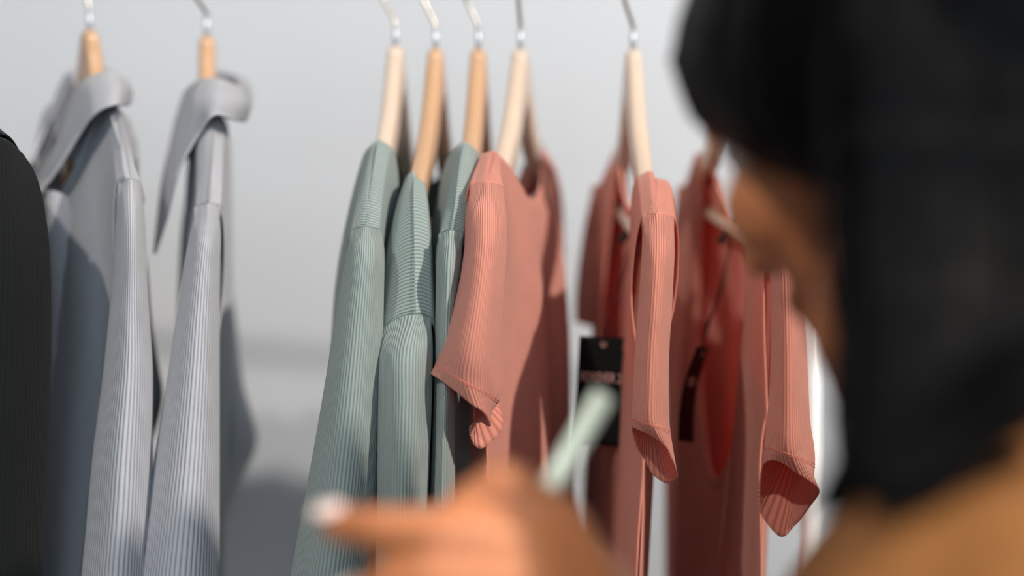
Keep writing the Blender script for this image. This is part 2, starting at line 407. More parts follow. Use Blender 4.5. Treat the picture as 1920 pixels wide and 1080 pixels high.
green_top(2, (817, 93, 1.106, 3, 0.02, 50, 0.146, 'tan', True), 'sage green ribbed top between two others, slipped lowest on its hanger',
    (779, 594, .902), (776, 334, .965),
    {(-1, 1, 0): (716, 624, .915), (1, 1, 0): (809, 603, .912), (-1, 1, 1): (757, 352, .972), (1, 1, 1): (797, 346, .968), (-1, 2, 0): (712, 720, .95), (1, 2, 0): (812, 700, .95)},
    [cap((716, 624, .915), (779, 594, .902), (809, 603, .912)), ring(709, 665, 812, 645, .906, .022), ring(707, 760, 809, 760, .904, .028), ring(706, 900, 803, 900, .904, .030),
     ring(704, 1100, 798, 1100, .904, .030), ring(702, 1400, 790, 1400, .904, .030)],
    (740, 1400, .93), (830, 1400, 1.27), ((834, 340, 1.20), (850, 520, 1.28)), hlabel='orange-brown wooden hanger of the middle sage green top')
green_top(3, (897, 94, 1.106, 3, 0.02, 45, 0.146, 'tan', True), 'sage green ribbed top next to the salmon tee, rightmost of the three',
    (845, 436, .915), (872, 272, .995),
    {(-1, 1, 0): (823, 446, .925), (1, 1, 0): (869, 444, .922), (-1, 1, 1): (851, 296, 1.0), (1, 1, 1): (895, 292, .998), (-1, 2, 0): (818, 560, .95), (1, 2, 0): (876, 560, .95)},
    [cap((823, 446, .925), (845, 436, .915), (869, 444, .922)), ring(817, 480, 868, 476, .916, .020), ring(814, 600, 860, 600, .914, .024), ring(812, 750, 854, 750, .914, .026),
     ring(808, 900, 852, 900, .914, .026), ring(806, 1100, 852, 1100, .914, .026), ring(804, 1400, 850, 1400, .914, .026)],
    (848, 1400, .95), (896, 1400, 1.27), ((915, 292, 1.20), (922, 372, 1.28)), hlabel='golden wooden hanger of the rightmost sage green top')

# ---- salmon short-sleeved tees
def salmon_tee(k, hang, label, tops, ov, rings, far_rings, NB, FB, hlabel, ths=(1, 1), stitch=(0.86, 0.875)):
    h, N0, e, t = hanger(*hang, hlabel)
    g = thing('ribbed_tee', at(*tops[1][1]), label, 't-shirt', 'salmon tees on hangers')
    body(g, t, tops, NB, FB, M['salmon'], TH, ov, seed=k * 2.7, band=0.0016, seam=M['seam_s'], ths=ths, crease=False)
    sleeve(g, rings, M['salmon'], M['seam_s'], seed=k * 4.1, stitch=stitch, wr=0.0025)
    sleeve(g, far_rings, M['salmon'], M['seam_s'], seed=k * 6.9, nr=60, nk=60, wr=0.0025)
    return g, N0, e, t
salmon_tee(1, (976, 94, 1.106, 8, 0.08, 8, 0.165, 'pale', True), 'salmon ribbed tee with its sleeve overlapping the green tops',
    {-1: [(912, 345, .928), (926, 287, .99), (938, 430, 1.04), (955, 540, 1.10), (985, 430, 1.16), (1013, 272, 1.215), (1026, 330, 1.275)],
      1: [(912, 345, .928), (926, 287, .99), (946, 355, 1.05), (966, 376, 1.10), (992, 345, 1.155), (1013, 272, 1.215), (1026, 330, 1.275)]},
    {(-1, 1, 0): (882, 350, .938), (1, 1, 0): (943, 353, .936), (-1, 1, 1): (903, 296, .997), (1, 1, 1): (949, 304, .994), (1, 2, 0): (948, 520, .955), (-1, 2, 0): (878, 520, .955)},
    [cap((882, 350, .938), (912, 345, .928), (943, 353, .936)), ring(873, 400, 947, 410, .918, .022), ring(872, 470, 945, 480, .907, .028), ring(857, 560, 937, 580, .900, .030),
     ring(834, 640, 930, 690, .898, .030), ring(821, 678, 932, 742, .900, .028),
     loop((811, 701, .902), (838, 717, .886), (866, 738, .878), (890, 760, .876), (906, 777, .880), (914, 800, .890), (894, 788, .903), (878, 803, .914), (885, 829, .918), (905, 841, .916), (940, 800, .925), (915, 730, .940))],
    [ring(1010, 334, 1036, 336, 1.275, .012, 4), ring(1008, 400, 1042, 410, 1.28, .022), ring(1004, 500, 1042, 520, 1.285, .026), ring(1000, 580, 1038, 610, 1.285, .028), ring(1000, 630, 1030, 690, 1.285, .026)],
    (918, 1400, .93), (1006, 1400, 1.27), 'wooden hanger of the salmon tee beside the green tops')
g2, N2, e2, t2 = salmon_tee(2, (1187, 95, 1.105, 0, 0.125, 30, 0.165, 'pale', True), 'salmon ribbed tee with a black price tag hanging at its low neckline',
    {-1: [(1233, 404, .918), (1221, 330, .99), (1188, 640, 1.03), (1165, 885, 1.10), (1136, 620, 1.18), (1156, 286, 1.215), (1130, 345, 1.28)],
      1: [(1233, 404, .918), (1221, 330, .99), (1196, 382, 1.05), (1174, 398, 1.10), (1160, 370, 1.155), (1156, 286, 1.215), (1126, 345, 1.28)]},
    {(-1, 1, 0): (1204, 412, .930), (1, 1, 0): (1262, 412, .930), (-1, 1, 1): (1196, 345, .997), (1, 1, 1): (1248, 340, .997), (-1, 2, 0): (1186, 560, .945), (1, 2, 0): (1262, 560, .955),
     (-1, 1, 6): (1104, 400, 1.27), (-1, 3, 0): (1212, 760, .955), (-1, 4, 0): (1202, 1000, .95), (1, 3, 0): (1212, 760, .955), (1, 4, 0): (1202, 1000, .95)},
    [cap((1204, 412, .930), (1233, 404, .918), (1262, 412, .930)), ring(1203, 470, 1265, 470, .908, .022), ring(1198, 560, 1261, 560, .903, .026), ring(1191, 650, 1255, 655, .902, .026),
     ring(1187, 730, 1253, 740, .902, .026), ring(1185, 780, 1255, 800, .904, .026),
     loop((1184, 803, .908), (1200, 807, .892), (1218, 814, .886), (1236, 825, .884), (1250, 841, .886), (1259, 862, .890), (1267, 884, .900), (1268, 897, .915), (1250, 905, .928), (1228, 893, .930), (1209, 864, .930), (1193, 838, .922))],
    [ring(1112, 350, 1146, 350, 1.28, .012, 4), ring(1098, 420, 1144, 420, 1.285, .022), ring(1086, 500, 1140, 500, 1.285, .026), ring(1080, 560, 1140, 565, 1.285, .028), ring(1079, 604, 1142, 622, 1.285, .028)],
    (1180, 1400, .94), (1084, 1400, 1.27), 'wooden hanger of the salmon tee with the price tag', (.4, .5))
g3, N3, e3, t3 = salmon_tee(3, (1377, 95, 1.102, -3, 0.125, 30, 0.162, 'tan', True), 'salmon ribbed tee with a deep scoop neck, partly behind the head',
    {-1: [(1462, 404, .918), (1432, 330, .99), (1436, 660, 1.02), (1356, 900, 1.09), (1320, 650, 1.19), (1312, 290, 1.215), (1284, 350, 1.28)],
      1: [(1462, 404, .918), (1440, 330, .99), (1412, 432, 1.05), (1376, 446, 1.10), (1345, 372, 1.155), (1320, 288, 1.215), (1286, 350, 1.28)]},
    {(-1, 1, 0): (1438, 412, .930), (1, 1, 0): (1496, 412, .930), (-1, 1, 1): (1412, 345, .997), (1, 1, 1): (1460, 340, .997), (-1, 2, 0): (1432, 600, .945), (1, 2, 0): (1500, 560, .955),
     (-1, 1, 6): (1266, 410, 1.27), (-1, 2, 6): (1252, 560, 1.27), (-1, 3, 6): (1248, 760, 1.27), (-1, 4, 6): (1247, 1000, 1.27), (1, 2, 6): (1252, 560, 1.27), (1, 3, 6): (1248, 760, 1.27), (1, 4, 6): (1247, 1000, 1.27), (-1, 3, 0): (1438, 800, .955), (-1, 4, 0): (1430, 1000, .95), (1, 3, 0): (1438, 800, .955), (1, 4, 0): (1430, 1000, .95)},
    [cap((1438, 412, .930), (1462, 404, .918), (1496, 412, .930)), ring(1440, 470, 1503, 470, .908, .022), ring(1442, 560, 1508, 560, .903, .026), ring(1442, 660, 1514, 665, .902, .027),
     ring(1437, 770, 1520, 790, .902, .027), ring(1431, 830, 1528, 860, .904, .027),
     loop((1429, 872, .908), (1446, 864, .892), (1468, 870, .886), (1492, 886, .884), (1515, 901, .887), (1536, 919, .893), (1516, 952, .912), (1490, 985, .922), (1462, 1006, .926), (1428, 966, .930), (1423, 935, .928), (1424, 900, .920))],
    [ring(1270, 352, 1302, 352, 1.28, .012, 4), ring(1262, 420, 1300, 420, 1.285, .022), ring(1258, 500, 1298, 500, 1.285, .026), ring(1256, 560, 1298, 565, 1.285, .028), ring(1256, 604, 1300, 622, 1.285, .028)],
    (1430, 1400, .94), (1244, 1400, 1.27), 'wooden hanger of the salmon tee behind the dark-haired head', (.4, .5))

# ---- grey collared tops
GS[0] = 1.065
def grey_top(k, hang, label, hlabel, tops, ov, rings, far_rings, NB, FB, collar, stand, th=TH, mat='grey', seam='seam_y', name='collared_top', cat='shirt', grp='grey collared tops', ths=(1, 1)):
    h, N0, e, t = hanger(*hang, hlabel)
    g = thing(name, at(*tops[1][1]), label, cat, grp)
    body(g, t, tops, NB, FB, M[mat], th, ov, seed=k * 3.3, band=None, seam=M[seam], ths=ths)
    sleeve(g, rings, M[mat], M[seam], seed=k * 4.7, wr=0.003)
    if far_rings: sleeve(g, far_rings, M[mat], M[seam], seed=k * 8.1, nr=60, nk=60)
    if collar:
        rows = [[at(*c[r]) for c in collar] for r in range(3)]
        G = surface(rows, 40, 140)
        c = cloth('collar', G, M[mat], g, False, 0.0022, 0.0012, 14.0, k, swap=True)
        tube('collar_edge', list(G[:, 0]) + list(G[-1, 1:-1]) + list(G[::-1, -1]), 0.0013, M[mat], c, 6)
        if stand:
            rows = [[at(*c2[0]) for c2 in collar], [at(*p) for p in stand]]
            mid = [[a.lerp(b, 0.5) for a, b in zip(*rows)]]
            cloth('collar_stand', surface([rows[0]] + mid + [rows[1]], 20, 120), M[mat], g, False, 0.0016, 0, swap=True)
    return g
grey_top(1, (388, 69, 1.065, -11.5, 0.02, 40, 0.112, 'tan', False), 'grey collared ribbed top hanging alone, nearer the green tops', 'wooden hanger of the grey top with the dark gaping collar',
    {-1: [(392, 386, .902), (396, 214, .985), (365, 330, 1.03), (350, 500, 1.06), (360, 330, 1.10), (392, 160, 1.14), (402, 330, 1.22)],
      1: [(392, 386, .902), (396, 214, .985), (412, 235, 1.03), (418, 235, 1.06), (414, 215, 1.10), (396, 160, 1.14), (404, 330, 1.22)]},
    {(-1, 1, 0): (365, 396, .912), (1, 1, 0): (415, 390, .910), (-1, 1, 1): (372, 236, .992), (1, 1, 1): (420, 236, .992), (-1, 2, 0): (352, 560, .94), (1, 2, 0): (416, 560, .94)},
    [cap((365, 396, .912), (392, 386, .902), (415, 390, .910)), ring(353, 440, 418, 436, .900, .022), ring(340, 520, 415, 520, .896, .026), ring(318, 700, 412, 700, .894, .030),
     ring(295, 850, 411, 850, .892, .032), ring(270, 1000, 410, 1000, .89, .034), ring(250, 1120, 409, 1120, .89, .034), ring(210, 1400, 404, 1400, .89, .034)],
    [ring(398, 360, 420, 362, 1.21, .010, 4), ring(398, 480, 428, 480, 1.20, .018), ring(398, 600, 444, 600, 1.19, .024), ring(402, 720, 458, 720, 1.18, .028), ring(405, 830, 483, 830, 1.17, .030),
     ring(400, 900, 452, 900, 1.17, .026), ring(396, 985, 416, 985, 1.17, .016)],
    (350, 1400, .92), (392, 1400, 1.20),
    [[(330, 225, 1.07), (306, 340, 1.04), (290, 474, 1.01)], [(345, 178, 1.055), (322, 275, 1.01), (312, 405, .985)], [(362, 158, 1.03), (341, 226, .99), (334, 322, .968)],
     [(385, 149, 1.005), (372, 192, .972), (373, 250, .958)], [(412, 150, .995), (408, 182, .962), (402, 214, .95)], [(440, 160, 1.01), (446, 192, .975), (440, 224, .965)],
     [(456, 166, 1.05), (470, 192, 1.03), (463, 220, 1.025)], [(440, 146, 1.10), (456, 152, 1.11), (458, 170, 1.12)], [(405, 138, 1.125), (405, 140, 1.145), (405, 156, 1.155)], [(378, 144, 1.12), (372, 250, 1.09), (372, 410, 1.06)], [(366, 200, 1.08), (352, 340, 1.05), (342, 518, 1.02)]],
    [(352, 300, 1.06), (366, 260, 1.04), (378, 232, 1.02), (388, 216, 1.0), (408, 214, .995), (424, 220, 1.01), (436, 220, 1.05), (430, 210, 1.09), (405, 200, 1.11), (385, 200, 1.10), (368, 230, 1.08)], ths=(.2, .2))
grey_top(2, (168, 58, 1.053, -28, 0.02, 25, 0.098, 'tan', False), 'grey collared ribbed top with long pointed collar beside the dark garment', 'wooden hanger of the grey top next to the dark garment',
    {-1: [(246, 340, .895), (206, 202, .985), (158, 330, 1.01), (120, 420, 1.05), (95, 400, 1.09), (120, 170, 1.12), (72, 345, 1.20)],
      1: [(246, 340, .895), (206, 202, .985), (226, 220, 1.02), (215, 222, 1.05), (190, 200, 1.09), (130, 160, 1.12), (76, 345, 1.20)]},
    {(-1, 1, 0): (224, 350, .905), (1, 1, 0): (263, 346, .905), (-1, 1, 1): (188, 222, .992), (1, 1, 1): (224, 218, .992), (-1, 2, 0): (216, 560, .925), (1, 2, 0): (272, 560, .94),
     (-1, 3, 0): (200, 800, .93), (-1, 4, 0): (178, 1000, .93), (1, 3, 0): (200, 800, .93), (1, 4, 0): (178, 1000, .93), (-1, 2, 6): (66, 600, 1.19), (-1, 3, 6): (72, 800, 1.19)},
    [cap((224, 350, .905), (246, 340, .895), (263, 346, .905)), ring(222, 400, 268, 398, .895, .020), ring(214, 520, 274, 520, .892, .026), ring(196, 700, 284, 700, .890, .030),
     ring(176, 850, 282, 850, .888, .032), ring(160, 1000, 278, 1000, .888, .032), ring(146, 1120, 274, 1120, .888, .032), ring(120, 1400, 266, 1400, .888, .032)],
    [ring(232, 480, 272, 480, 1.02, .014, 4), ring(236, 600, 284, 600, 1.02, .022), ring(240, 680, 298, 680, 1.02, .026), ring(244, 740, 307, 740, 1.02, .028), ring(240, 800, 296, 800, 1.02, .026), ring(236, 850, 276, 850, 1.02, .02)],
    (150, 1400, .90), (96, 1400, 1.18),
    [[(112, 262, 1.02), (76, 332, 1.0), (40, 399, .985)], [(125, 215, 1.02), (112, 268, .995), (98, 330, .978)], [(145, 166, 1.01), (145, 212, .985), (148, 252, .965)], [(175, 143, 1.0), (180, 174, .972), (182, 210, .952)],
     [(205, 135, .995), (213, 164, .967), (214, 195, .950)], [(232, 150, 1.01), (239, 173, .99), (236, 197, .98)], [(228, 146, 1.05), (238, 160, 1.06), (240, 178, 1.07)], [(185, 128, 1.09), (190, 130, 1.11), (200, 150, 1.12)],
     [(145, 120, 1.09), (128, 140, 1.10), (118, 180, 1.10)], [(120, 165, 1.08), (88, 230, 1.08), (74, 300, 1.07)], [(98, 215, 1.07), (66, 285, 1.06), (38, 352, 1.05)]],
    [(150, 330, 1.02), (166, 280, 1.02), (178, 235, 1.01), (192, 212, 1.0), (206, 203, .993), (218, 205, 1.01), (214, 205, 1.05), (180, 190, 1.09), (150, 190, 1.09), (130, 260, 1.08), (118, 330, 1.07)], ths=(1, .5))
gy2 = [o for o in COL.objects if o.name.startswith('collared_top')][-1]
pk = [[at(*p) for p in r] for r in (
    [(150, 395, 1.00), (128, 370, .985), (98, 358, .985), (70, 372, 1.0), (58, 400, 1.03)],
    [(146, 470, .995), (134, 460, .978), (100, 455, .975), (70, 460, .99), (56, 470, 1.03)],
    [(138, 620, .995), (130, 620, .978), (100, 620, .975), (74, 620, .99), (62, 620, 1.03)],
    [(128, 850, .995), (120, 850, .978), (96, 850, .975), (80, 850, .99), (70, 850, 1.03)],
    [(140, 1100, .995), (128, 1100, .978), (104, 1100, .975), (86, 1100, .99), (76, 1100, 1.03)],
    [(146, 1400, .995), (130, 1400, .978), (108, 1400, .975), (90, 1400, .99), (80, 1400, 1.03)])]
cloth('placket', surface(pk, 80, 50), M['grey'], gy2, False, 0.0016, 0.002, 14.0, 2.0)
# ---- charcoal garment at the edge of the frame
grey_top(3, (-105, 62, 1.038, -22, 0.02, 30, 0.115, 'tan', False), 'charcoal garment at the left edge of the picture', 'wooden hanger of the charcoal garment at the left edge',
    {-1: [(6, 252, .86), (-60, 200, .95), (-90, 240, .98), (-110, 260, 1.02), (-125, 240, 1.05), (-140, 190, 1.09), (-170, 330, 1.16)],
      1: [(6, 252, .86), (-60, 200, .95), (-80, 215, .98), (-95, 220, 1.02), (-110, 215, 1.05), (-140, 190, 1.09), (-165, 330, 1.16)]},
    {(-1, 1, 0): (-50, 290, .88), (1, 1, 0): (44, 300, .88), (1, 2, 0): (60, 480, .90)},
    [ring(-52, 290, 46, 296, .87, .012, 34), ring(-70, 350, 72, 352, .865, .03), ring(-90, 460, 92, 460, .86, .04), ring(-110, 700, 96, 700, .86, .045), ring(-130, 1000, 84, 1000, .86, .045), ring(-150, 1400, 76, 1400, .86, .045)],
    None, (20, 1400, .9), (-130, 1400, 1.14), None, None, mat='coal', seam='seam_c', name='dark_garment', cat='garment', grp='dark clothes')

GS[0] = 1.0
# ------------------------------------------------------------------ price tags
def price_tag(label, corners, bar_pt, words, curve=0.0):
    tl, tr, br, bl = [at(*c) for c in corners]
    g = thing('price_tag', (tl + tr) / 2, label, 'price tag', 'black price tags')
    n = (tr - tl).cross(bl - tl).normalized()
    rows = []
    for f in (0, 0.25, 0.5, 0.75, 1.0):
        rows.append([tl.lerp(bl, f).lerp(tr.lerp(br, f), q) + n * (curve * math.sin(math.pi * f)) for q in (0, 0.5, 1)])
    G = surface(rows, 24, 10)
    cloth('card', G, M['tag'], g, False, 0.0009)
    xv = (tr - tl).normalized(); yv = -n.cross(xv).normalized()
    hole = tl.lerp(tr, 0.5).lerp(bl.lerp(br, 0.5), 0.07)
    face = n if (CAM - hole).dot(n) > 0 else -n
    hp = [hole + face * 0.0008 + (xv * math.cos(a) + yv * math.sin(a)) * 0.0018 for a in np.linspace(0, 2 * math.pi, 16, endpoint=False)]
    tube('eyelet', hp, 0.0005, M['print'], g, 6, True)
    if words:
        cu = bpy.data.curves.new('lettering', 'FONT'); cu.body = words; cu.size = 0.0062; cu.align_x = 'CENTER'; cu.extrude = 0.00008; cu.space_character = 1.05
        ob = bpy.data.objects.new('tmp', cu); COL.objects.link(ob)
        dg = bpy.context.evaluated_depsgraph_get(); me = bpy.data.meshes.new_from_object(ob.evaluated_get(dg)); COL.objects.unlink(ob); bpy.data.objects.remove(ob)
        yy = -(bl - tl).normalized(); zz = xv.cross(yy).normalized(); yy = zz.cross(xv)
        if zz.dot(face) < 0: zz = -zz
        f = 0.42; c = tl.lerp(bl, f).lerp(tr.lerp(br, f), 0.54)
        c = c + n * (curve * math.sin(math.pi * f)) + zz * 0.0008
        for v in me.vertices:
            v.co = c + xv * v.co.x + yy * (v.co.y * 1.6) + zz * v.co.z
        link('lettering', me, M['print'], g, False)
    b = bar_pt
    pts = [hole + face * 0.0012, hole + Vector((0, 0, 0.012)) + face * 0.001, hole.lerp(b, 0.5) + face * 0.004, b + Vector((0, -0.006, -0.010)), b + Vector((0.002, -0.0075, 0.002)), b + Vector((0.003, 0, 0.0075)), b + Vector((0.004, 0.0075, 0.0)), b + Vector((0.002, 0.002, -0.012)), hole.lerp(b, 0.5) + Vector((0.003, 0.003, 0)), hole - face * 0.0015]
    tube('string', pts, 0.0006, M['cord'], g, 6, smooth_n=60)
    knot = [b + Vector((-0.010, -0.010, -0.012)), b + Vector((-0.004, -0.010, -0.005)), b + Vector((0.003, -0.0095, 0.003)), b + Vector((0.009, -0.006, 0.010)), b + Vector((0.012, 0.0, 0.016))]
    tube('knot', knot, [0.0026, 0.0030, 0.0020, 0.0030, 0.0018], M['cord'], g, 8, smooth_n=24)
    return g
price_tag('black price tag with pink lettering hanging face-on', [(1087, 630, 1.045), (1180, 634, 1.03), (1164, 838, 1.02), (1075, 832, 1.035)], N2 + e2 * -0.006 + Vector((0, 0, -0.137)), 'FOREVER 21', 0.0)
price_tag('black price tag turned almost edge-on in the deep scoop neck', [(1308, 650, 1.03), (1328, 652, 1.07), (1300, 830, 1.06), (1272, 826, 1.02)], N3 + e3 * -0.012 + Vector((0, 0, -0.137)), 'FOREVER 21', 0.004)

# ------------------------------------------------------------------ clothes rack
rk = thing('clothes_rack', (RAIL_B.x, RAIL_B.y, 0), 'white metal clothes rack carrying every hanger', 'clothes rack')
tube('rail', [RAIL_A, RAIL_A.lerp(RAIL_B, 0.5), RAIL_B], 0.0115, M['white'], rk, 20)
for P in (RAIL_A, RAIL_B):
    tube('upright', [Vector((P.x, P.y, 0.02)), Vector((P.x, P.y, 0.8)), Vector((P.x, P.y, P.z + 0.012))], 0.0085, M['white'], rk, 18)
    tube('foot', [Vector((P.x, P.y - 0.22, 0.014)), Vector((P.x, P.y, 0.020)), Vector((P.x, P.y + 0.22, 0.014))], 0.013, M['white'], rk, 14)

# ------------------------------------------------------------------ the drink
M['cup'] = simple('clear_plastic', lin(225, 225, 228), 0.12, var=0.0); M['cup'].node_tree.nodes['Principled BSDF'].inputs['Transmission Weight'].default_value = 0.75
M['drink'] = simple('milky_tea', lin(196, 150, 128), 0.3, var=0.03)
M['straw'] = simple('pale_green_plastic', lin(244, 248, 224), 0.2, var=0.01); M['straw'].node_tree.nodes['Principled BSDF'].inputs['Subsurface Weight'].default_value = 0.1
def lathe(name, axis, prof, mat, parent, seg=48):
    vs, fs = [], []
    for r, z in prof:
        for k in range(seg):
            a = 2 * math.pi * k / seg; vs.append(axis + Vector((math.cos(a) * r, math.sin(a) * r, z)))
    for i in range(len(prof) - 1):
        for k in range(seg): fs.append((i * seg + k, i * seg + (k + 1) % seg, (i + 1) * seg + (k + 1) % seg, (i + 1) * seg + k))
    return link(name, pymesh(name, vs, fs), mat, parent)
LID = at(905, 1000, .598)
cup = thing('drink_cup', LID + Vector((0, 0, -0.125)), 'clear plastic drink cup held in the hand at the bottom', 'cup')
lathe('cup_wall', LID, [(0.0, -0.124), (0.028, -0.124), (0.029, -0.122), (0.0405, -0.004), (0.0425, -0.003), (0.0425, 0.0), (0.0395, -0.001), (0.0282, -0.120), (0.0, -0.121)], M['cup'], cup)
lathe('drink', LID, [(0.0, -0.119), (0.0276, -0.119), (0.0370, -0.022), (0.0, -0.022)], M['drink'], cup)
lathe('lid', LID, [(0.0445, -0.006), (0.0445, 0.003), (0.0415, 0.006), (0.0400, 0.003), (0.010, 0.003), (0.0, 0.003)], M['cup'], cup)
st0, st1 = at(948, 1060, .600), at(1131, 742, .612)
dirv = (st1 - st0).normalized()
straw = thing('drinking_straw', st0, 'pale green drinking straw slanting out of the cup', 'straw')
tube('straw_tube', [st0 - dirv * 0.05, st0, st0.lerp(st1, 0.5), st1], 0.0052, M['straw'], straw, 24)
tube('straw_rim', [st1 + Vector((math.cos(a), math.sin(a), 0)).cross(dirv).normalized() * 0.0048 for a in np.linspace(0, 2 * math.pi, 24, endpoint=False)], 0.0006, M['straw'], straw, 6, True)

# ------------------------------------------------------------------ the person
M['skin'] = simple('skin', lin(192, 118, 74), 0.5, var=0.06, scale=40); M['skin'].node_tree.nodes['Principled BSDF'].inputs['Subsurface Weight'].default_value = 0.15
M['skin'].node_tree.nodes['Principled BSDF'].inputs['Subsurface Radius'].default_value = (0.008, 0.003, 0.0015)
M['nail'] = simple('nail', lin(240, 214, 206), 0.25, var=0.02)
M['hair'] = simple('black_hair', lin(5, 5, 6), 0.5, var=0.3, scale=60); M['hair'].node_tree.nodes['Principled BSDF'].inputs['Specular IOR Level'].default_value = 0.05
M['coat'] = simple('mustard_wool', lin(126, 78, 29), 0.9, var=0.08, scale=120, bump=0.3)
M['denim'] = simple('dark_cotton', lin(38, 40, 46), 0.9); M['leather'] = simple('black_leather', lin(22, 20, 19), 0.45)
M['eye'] = simple('eye_white', lin(230, 226, 220), 0.15); M['iris'] = simple('iris', lin(40, 26, 18), 0.15)
def ico(bm, c, r, mat3=None, sub=2):
    m = Matrix.Translation(c) @ (mat3.to_4x4() if mat3 else Matrix.Identity(4)) @ Matrix.Diagonal((*(r if hasattr(r, '__len__') else (r, r, r)), 1))
    bmesh.ops.create_icosphere(bm, subdivisions=sub, radius=1.0, matrix=m)
def chain(bm, pts, rad, step=0.35):
    P = [Vector(p) for p in pts]
    for i in range(len(P) - 1):
        L_ = (P[i + 1] - P[i]).length; n = max(1, int(L_ / (min(rad[i], rad[i + 1]) * step)))
        for k in range(n + (1 if i == len(P) - 2 else 0)):
            f = k / n; ico(bm, P[i].lerp(P[i + 1], f), rad[i] + (rad[i + 1] - rad[i]) * f)
def fuse(name, bm, voxel, smooth, mat, parent, disp=None):
    """one continuous surface out of overlapping volumes"""
    me = bpy.data.meshes.new('tmp'); bm.to_mesh(me); bm.free()
    o = bpy.data.objects.new('tmp', me); COL.objects.link(o)
    r = o.modifiers.new('r', 'REMESH'); r.mode = 'VOXEL'; r.voxel_size = voxel
    if smooth:
        s_ = o.modifiers.new('s', 'SMOOTH'); s_.factor = 0.5; s_.iterations = smooth
    dg = bpy.context.evaluated_depsgraph_get(); m2 = bpy.data.meshes.new_from_object(o.evaluated_get(dg))
    bpy.data.objects.remove(o); bpy.data.meshes.remove(me)
    m2.name = name
    if disp:
        m2.update(); nn = [v.normal.copy() for v in m2.vertices]
        for v, n in zip(m2.vertices, nn): v.co += n * disp(v.co)
    return link(name, m2, mat, parent)
HC = at(1705, 125, .585)
yw, pt = R(56), R(25)
fh = Vector((-math.cos(yw), math.sin(yw), 0))
hf = fh * math.cos(pt) + Vector((0, 0, -math.sin(pt))); hu = fh * math.sin(pt) + Vector((0, 0, math.cos(pt))); hl = Vector((-fh.y, fh.x, 0))
HM = Matrix((hf, hl, hu)).transposed()
hd = lambda f, l, u: HC + hf * f + hl * l + hu * u
ft = Vector((-.902, .432, 0)); lt = Vector((-.432, -.902, 0)); TM = Matrix((ft, lt, Vector((0, 0, 1)))).transposed()
NBASE = Vector((.222, .558, 1.365))
tb = lambda f, l, z: Vector((NBASE.x, NBASE.y, 0)) + ft * f + lt * l + Vector((0, 0, z))
person = thing('person', (NBASE.x, NBASE.y, 0), 'person with long dark hair in a mustard top, seen from behind holding a drink', 'person')
SHL, SHR = tb(.012, .170, 1.312), tb(.0, -.160, 1.318)
ELL, WRL = Vector((.072, .440, 1.090)), at(1150, 1225, .56)
ELR, WRR = tb(-.03, -.215, 1.08), tb(.05, -.215, .86)
bm = bmesh.new()
ico(bm, hd(-.012, 0, .045), (.093, .073, .083), HM, 3); ico(bm, hd(.035, 0, -.03), (.055, .056, .075), HM, 3)
for s_ in (-1, 1):
    chain(bm, [hd(-.01, .052 * s_, -.06), hd(.045, .032 * s_, -.098), hd(.072, 0, -.112)], [.018, .019, .018])
    ico(bm, hd(.056, .036 * s_, -.036), .026); ico(bm, hd(.076, .03 * s_, .016), .014); ico(bm, hd(.094, .012 * s_, -.043), .009)
    chain(bm, [hd(.080, .021 * s_, -.070), hd(.091, 0, -.066)], [.006, .008]); chain(bm, [hd(.078, .018 * s_, -.075), hd(.089, 0, -.079)], [.006, .008])
    ico(bm, hd(-.005, .075 * s_, -.015), (.018, .008, .030), HM)
chain(bm, [hd(.086, 0, .004), hd(.108, 0, -.036)], [.008, .012]); ico(bm, hd(.076, 0, -.110), .016)
chain(bm, [hd(-.025, 0, -.05), NBASE + Vector((0, 0, -.02)), tb(0, 0, 1.30)], [.056, .056, .075])
for c, r in ((tb(.005, 0, 1.24), (.098, .150, .125)), (tb(0, 0, 1.10), (.092, .128, .15)), (tb(-.01, 0, .92), (.110, .158, .13))):
    ico(bm, c, r, TM, 3)
for S_, E_, W_ in ((SHL, ELL, WRL), (SHR, ELR, WRR)):
    chain(bm, [tb(0, 0, 1.335).lerp(S_, .4), S_, S_.lerp(E_, .45), E_, E_.lerp(W_, .35), W_], [.05, .047, .042, .036, .036, .026])
for s_ in (-1, 1):
    chain(bm, [tb(0, .075 * s_, .88), tb(.01, .085 * s_, .50), tb(-.005, .085 * s_, .28), tb(-.01, .085 * s_, .07)], [.088, .056, .05, .036])
    chain(bm, [tb(-.02, .085 * s_, .045), tb(.05, .088 * s_, .035), tb(.14, .095 * s_, .024)], [.034, .032, .02])
# left hand round the cup
hand = {
 'index': [(1052, 992, .556), (948, 905, .546), (872, 950, .548), (836, 1004, .560)],
 'middle': [(1005, 1036, .545), (822, 1000, .534), (708, 992, .542), (632, 984, .556)],
 'ring': [(1000, 1098, .538), (815, 1090, .528), (722, 1102, .536), (668, 1122, .550)],
 'little': [(1030, 1170, .536), (890, 1200, .530), (820, 1220, .536), (780, 1240, .548)]}
hr = {'index': [.0105, .0098, .0086, .0070], 'middle': [.0110, .0102, .0090, .0074], 'ring': [.0105, .0096, .0084, .0070], 'little': [.0095, .0084, .0074, .0062]}
for k, P in hand.items():
    q = [at(*p) for p in P]
    chain(bm, [WRL.lerp(q[0], .35)] + q, [.015, hr[k][0] + .002] + hr[k][1:], 0.3)
thumb = [at(1138, 1140, .580), at(1100, 1060, .606), at(1060, 1000, .630), at(1010, 975, .645)]
chain(bm, [WRL] + thumb, [.022, .018, .013, .011, .0085], 0.3)
fuse('body', bm, 0.0032, 4, M['skin'], person)
